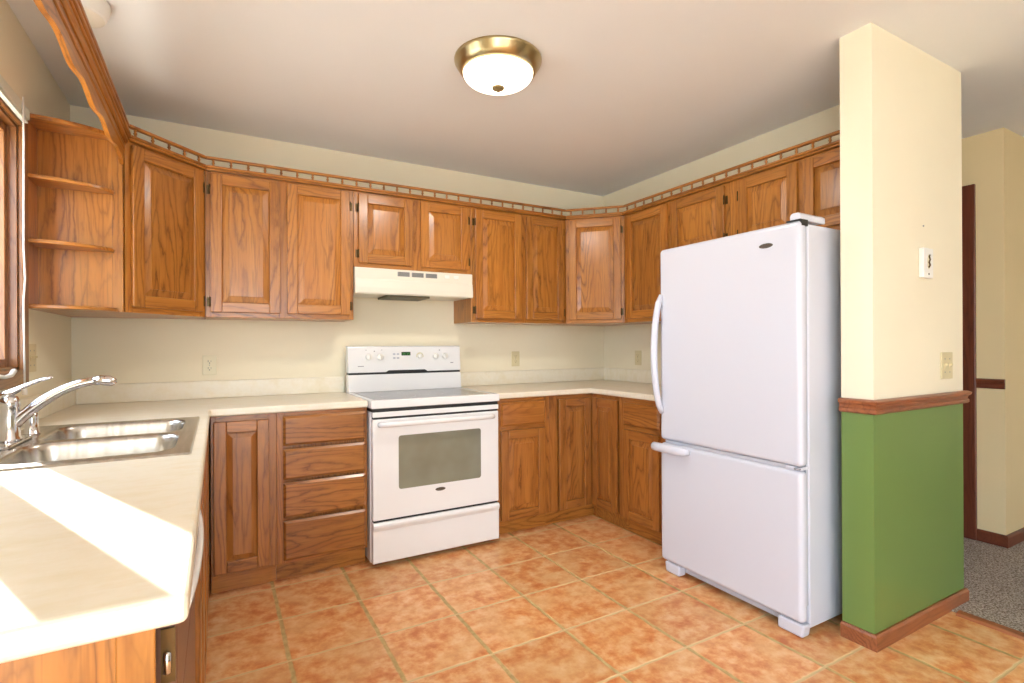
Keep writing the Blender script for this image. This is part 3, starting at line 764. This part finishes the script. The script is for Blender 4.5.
# oven door
mb = MB(); mb.box(.004, -.001, .8245, RW-.004, .0445, .8520); mb.build('front_rail', WHITE, rg, .003)
MB().box(.010, .003, .8132, RW-.010, .044, .8242).build('shadow_gap', BLACK, rg)
wx0, wx1, wz0, wz1 = .147, .652, .420, .716
mb = MB(); mb.prism([(.004, .262), (RW-.004, .262), (RW-.004, .813), (.004, .813)], 'y', .0, .0445)
od = mb.build('oven_door', WHITE, rg, .006, 3)
mb = MB(); mb.prism(rrect(wx0, wx1, wz0, wz1, .014, 4), 'y', -.0012, .002); mb.build('oven_window', OVENG, od)
def emblem(parent, cx, cz, w_, y, ydir=-1, axis='y'):
    """small oval badge with a pale swoosh"""
    def el(a, b, n=28, ox=0, oz=0): return [(cx+ox+a*math.cos(2*PI*k/n), cz+oz+b*math.sin(2*PI*k/n)) for k in range(n)]
    e1 = MB().prism(el(w_/2, w_*.16), axis, y, y-.0015*1).build('emblem', EMDARK, parent)
    s2 = MB(); top_ = [(cx+(-.44+.88*k/12)*w_, cz+w_*(.10*math.sin(PI*k/12)-.04+.05*k/12)) for k in range(13)]
    bot_ = [(cx+(-.44+.88*k/12)*w_, cz+w_*(.055*math.sin(PI*k/12)-.045+.05*k/12)) for k in range(13)]
    s2.prism(top_+bot_[::-1][1:-1], axis, y-.0016, y-.0021); s2.build('emblem_swoosh', SILVER, e1)
    return e1
emblem(od, .392, .388, .062, -.0003)
hd = MB(); pth = [(.040, .0, .783), (.045, -.022, .785), (.075, -.040, .787)] + [(.075+.62*k/8, -.041-.004*math.sin(PI*k/8), .787) for k in range(1, 8)] + [(.695, -.040, .787), (.727, -.022, .785), (.732, .0, .783)]
hd.tube(pth, [.012]+[.0125]*(len(pth)-2)+[.012], 10, flat=1.15); tag(hd.build('handle', WHITE, od), 'white tubular oven handle')
MB().box(.010, .012, .2505, RW-.010, .044, .2615).build('shadow_gap', BLACK, rg)
mb = MB(); mb.prism([(.0, .036), (.004, .030), (.0445, .030), (.0445, .250), (.0, .250), (-.012, .238), (-.011, .226), (.0, .205)], 'x', .004, RW-.004)
mb.build('storage_drawer', WHITE, rg, .002)

# ------------------------------------------------------------------ range hood
hd = thing('range_hood', 'almond under-cabinet range hood above the white range', 'range hood', (1.387, -.335, 1.530))
HW = .776
mb = MB(); mb.prism([(.0, .005), (.003, .0), (.012, .0), (.012, .004), (.330, .004), (.330, .1605), (.010, .1605), (.006, .156), (.006, .095), (.002, .085), (-.004, .040), (-.004, .008)], 'x', 0, HW)
mb.build('canopy', HOODC, hd, .002)
for k in range(3):
    x = .262+.092*k
    v_ = MB(); v_.box(x, .0045, .118, x+.078, .0075, .146)
    vo = v_.build('vent_grille', GREY, hd)
    s_ = MB()
    for j in range(4): s_.box(x+.004, .0036, .121+.0066*j, x+.074, .0046, .1235+.0066*j)
    s_.build('vent_slot', FILTER, vo)
for x in (.575, .640): MB().box(x, .001, .121, x+.034, .006, .143).build('switch', WHITEP, hd, .002)
MB().box(.09, .003, .020, .66, .004-.0085, .024).build('lip', HOODC, hd, .001)
f_ = MB(); f_.box(.21, .05, -.010, .49, .28, .0035); tag(f_.build('grease_filter', FILTER, hd, .002), 'dark grease filter')

# ------------------------------------------------------------------ refrigerator
fr = thing('refrigerator', 'white bottom-freezer refrigerator standing beside the green wall end', 'refrigerator', (2.746, -1.453, 0), -PI/2)
FW = .786      # local x towards -Y, local y towards +X
mb = MB(); mb.box(.006, .060, .030, FW-.004, .745, 1.712); mb.build('body', FRW, fr, .006, 3)
mb = MB(); mb.box(.010, .048, .125, FW-.010, .0595, 1.705); mb.build('gasket', LGREY, fr)
mb = MB(); mb.box(.0, .0, .705, FW, .0475, 1.722); ud = mb.build('upper_door', FRW, fr, .020, 5)
mb = MB(); mb.box(0.0, .0, .060, FW, .0475, .688); ld = mb.build('freezer_door', FRW, fr, .020, 5)
mb = MB(); mb.box(.03, .012, .6885, FW-.075, .047, .7045); mb.build('door_gap', LGREY, fr)
mb = MB(); mb.box(FW-.072, .004, .689, FW-.030, .05, .704); mb.box(FW-.024, .010, .690, FW-.006, .065, .703); tag(mb.build('middle_hinge', FRW, fr, .002), 'white hinge between doors')
mb = MB(); mb.lathe([(0, -.001), (.005, -.001), (.005, .004)], (FW-.028, .0, .6965), 10, 'y'); mb.lathe([(0, -.001), (.004, -.001), (.004, .004)], (FW-.012, .0055, .6965), 10, 'y'); mb.build('hinge_pin', GREY, fr)
# curved pull handle on the upper door's left edge
pth = []
for k in range(17):
    u = k/16; z = .850+.625*u; bow = math.sin(PI*u)**.55
    pth.append((.016-.012*bow, .004-.048*bow, z))
hm = MB().tube(pth, [.016+.002*math.sin(PI*k/16) for k in range(17)], 12)
tag(hm.build('handle', FRW, ud), 'tall bowed white door handle')
hm = MB(); hm.tube([(-.014, -.026, .668), (-.009, -.034, .668), (.03, -.036, .668), (.15, -.034, .668), (.19, -.024, .667), (.205, -.004, .667)], [.014, .020, .021, .020, .017, .012], 12, flat=1.15)
hm.tube([(-.004, -.030, .668), (.008, .004, .668)], .014, 10)
tag(hm.build('handle', FRW, ld), 'short white freezer handle')
emblem(ud, .632, 1.640, .066, -.0003)
mb = MB(); mb.box(.13, .045, .022, FW-.12, .058, .108)
gr = mb.build('toe_grille', LGREY, fr)
for x0, x1 in ((.030, .125), (FW-.115, FW-.004)):
    mb = MB(); mb.prism([(x0, .002), (x1, .002), (x1+.008*(x0>.3), .056), (x0-.008*(x0<.3), .056)], 'y', .006, .0575); mb.build('foot_cover', FRW, fr, .010, 3)
mb = MB(); mb.box(.03, .62, 0, .07, .66, .0295); mb.box(FW-.07, .62, 0, FW-.03, .66, .0295); mb.box(.04, .08, 0, .08, .12, .0295); mb.box(FW-.08, .08, 0, FW-.04, .12, .0295); mb.build('feet', BLACK, fr)
mb = MB(); mb.prism([(FW-.052, 1.7280), (FW-.004, 1.7225), (FW-.004, 1.748), (FW-.018, 1.757), (FW-.040, 1.757), (FW-.049, 1.752), (FW-.052, 1.744)], 'y', .010, .185)
tag(mb.build('hinge_cover', FRW, fr, .004, 3), 'white top hinge cover')
mb = MB(); mb.box(FW-.066, .008, 1.7222, FW-.004, .0475, 1.7285); mb.box(FW-.010, .012, 1.700, FW+.001, .052, 1.726); mb.build('hinge_shadow_gap', BLACK, fr)

# ------------------------------------------------------------------ ceiling lights
def dome_light(label, x, y, r, drop, glass, metal, lit):
    t = thing('ceiling_light', label, 'ceiling light', (x, y, H))
    k = r/.195
    MB().lathe([(0, -.0005), (r, -.0005), (r*1.0, -.008), (r*.985, -.014), (r*.93, -.032), (r*.92, -.036), (r*.86, -.052), (r*.80, -.060), (r*.79, -.052), (0, -.050)], (0, 0, 0), 48).build('pan', metal, t)
    pr = []
    for i in range(13):
        a = PI/2*i/12; pr.append((r*.805*math.cos(a), -.056-(drop-.056)*math.sin(a)))
    MB().lathe(pr, (0, 0, 0), 48).build('glass_bowl', glass, t)
    MB().lathe([(0, -drop-.020), (.005, -drop-.019), (.006, -drop-.012), (.016*k**.5, -drop-.009), (.026*k, -drop-.005), (.028*k, -drop+.003), (0, -drop+.003)], (0, 0, 0), 20).build('finial', FINIAL if lit else metal, t)
    if lit:
        d = bpy.data.lights.new('bulb', 'AREA'); d.shape = 'DISK'; d.size = .22; d.energy = lit; d.color = (1, .94, .85)
        b = bpy.data.objects.new('bulb', d); COL.objects.link(b); b.parent = t; b.location = (0, 0, -drop-.024)
    return t
dome_light('lit ceiling light with white glass bowl and brushed brass ring', 1.765, -1.46, .195, .122, LAMPG, BRASS, 9)
dome_light('small white ceiling light above the sink, half hidden by the valance', .232, -1.085, .095, .070, OPAL, WHITEP, 0)

# ------------------------------------------------------------------ plates on the walls
def plate(name, label, cat, loc, rot, kind, mat, w_=.070, h_=.115, group=None, dark=BLACK):
    t = thing(name, label, cat, loc, rot, group)            # local front looks to -y, origin on the wall
    MB().box(-w_/2, -.006, -h_/2, w_/2, -.0006, h_/2).build('cover_plate', mat, t, .002)
    if kind == 'outlet':
        for z in (-.020, .020):
            f = MB().prism(rrect(-.017, .017, z-.014, z+.014, .008, 4), 'y', -.0080, -.0062).build('socket', mat, t)
            s_ = MB(); s_.box(-.0085, -.0084, z-.002, -.0060, -.0081, z+.008); s_.box(.0060, -.0084, z-.001, .0082, -.0081, z+.007)
            s_.lathe([(0, -.0084), (.003, -.0084), (.003, -.0081)], (0, 0, z-.008), 8, 'y'); s_.build('slot', dark, f)
        MB().lathe([(0, -.0075), (.003, -.007), (.003, -.0061)], (0, 0, 0), 8, 'y').build('screw', GREY, t)
    else:
        n = kind
        for k in range(n):
            x = (k-(n-1)/2)*.046
            MB().prism([(x-.005, -.012), (x+.005, -.012), (x+.005, .012), (x-.005, .012)], 'y', -.0085, -.0062).build('toggle_slot', mat, t)
            MB().box(x-.0035, -.018, .000, x+.0035, -.0086, .009).build('toggle', mat, t, .001)
            s_ = MB()
            for z in (-.030, .030): s_.lathe([(0, -.0075), (.003, -.007), (.003, -.0061)], (x, 0, z), 8, 'y')
            s_.build('screw', GREY, t)
    return t
plate('wall_outlet', 'ivory wall outlet above the backsplash left of the range', 'outlet', (.627, 0, 1.107), 0, 'outlet', IVORY, group='outlets')
plate('wall_outlet', 'tan wall outlet on back wall right of the range', 'outlet', (2.680, 0, 1.107), 0, 'outlet', ALMOND, group='outlets', dark=plain('tan_slot', '84704a', .6))
plate('wall_outlet', 'tan wall outlet next to the refrigerator handle', 'outlet', (W, -.422, 1.108), -PI/2, 'outlet', ALMOND, group='outlets', dark=plain('tan_slot', '84704a', .6))
plate('light_switch', 'beige double plate on the wall between window and corner', 'switch', (0, -.690, 1.172), PI/2, 2, plain('wall_beige_plastic', 'dccba0', .45), w_=.115)
plate('light_switch', 'almond double switch plate just above the chair rail', 'switch', (3.548, YP0, 1.112), 0, 2, ALMOND, w_=.108, h_=.120)
# small white box with an oval picture on the wall end
ch = thing('wall_plaque', 'small white wall plaque with a dark ornament on the wall end', 'plaque', (3.342, YP0, 1.560), 0)
MB().box(-.044, -.020, -.064, .044, -.0006, .064).build('case', WHITEP, ch, .004)
MB().prism([(.012*math.cos(2*PI*k/20), .004+.032*math.sin(2*PI*k/20)) for k in range(20)], 'y', -.0215, -.0202).build('inset', IVORY, ch)
mb = MB(); mb.tube([(-.006, -.023, -.020), (.006, -.023, -.010), (-.004, -.023, .002), (.006, -.023, .014), (-.002, -.023, .026), (.004, -.023, .034)], .0035, 6); mb.lathe([(0, -.023), (.004, -.022), (.004, -.0202)], (0, 0, -.048), 8, 'y')
mb.build('ornament', DARKMETAL, ch)
# nail above the plaque
nl = MB().lathe([(0, -.006), (.0035, -.006), (.0035, -.004), (.001, -.004), (.001, -.0003)], (3.335, YP0, 1.722), 8, 'y').build('wall_nail', GREY)
tag(nl, 'tiny nail in the cream wall above the plaque', 'nail')
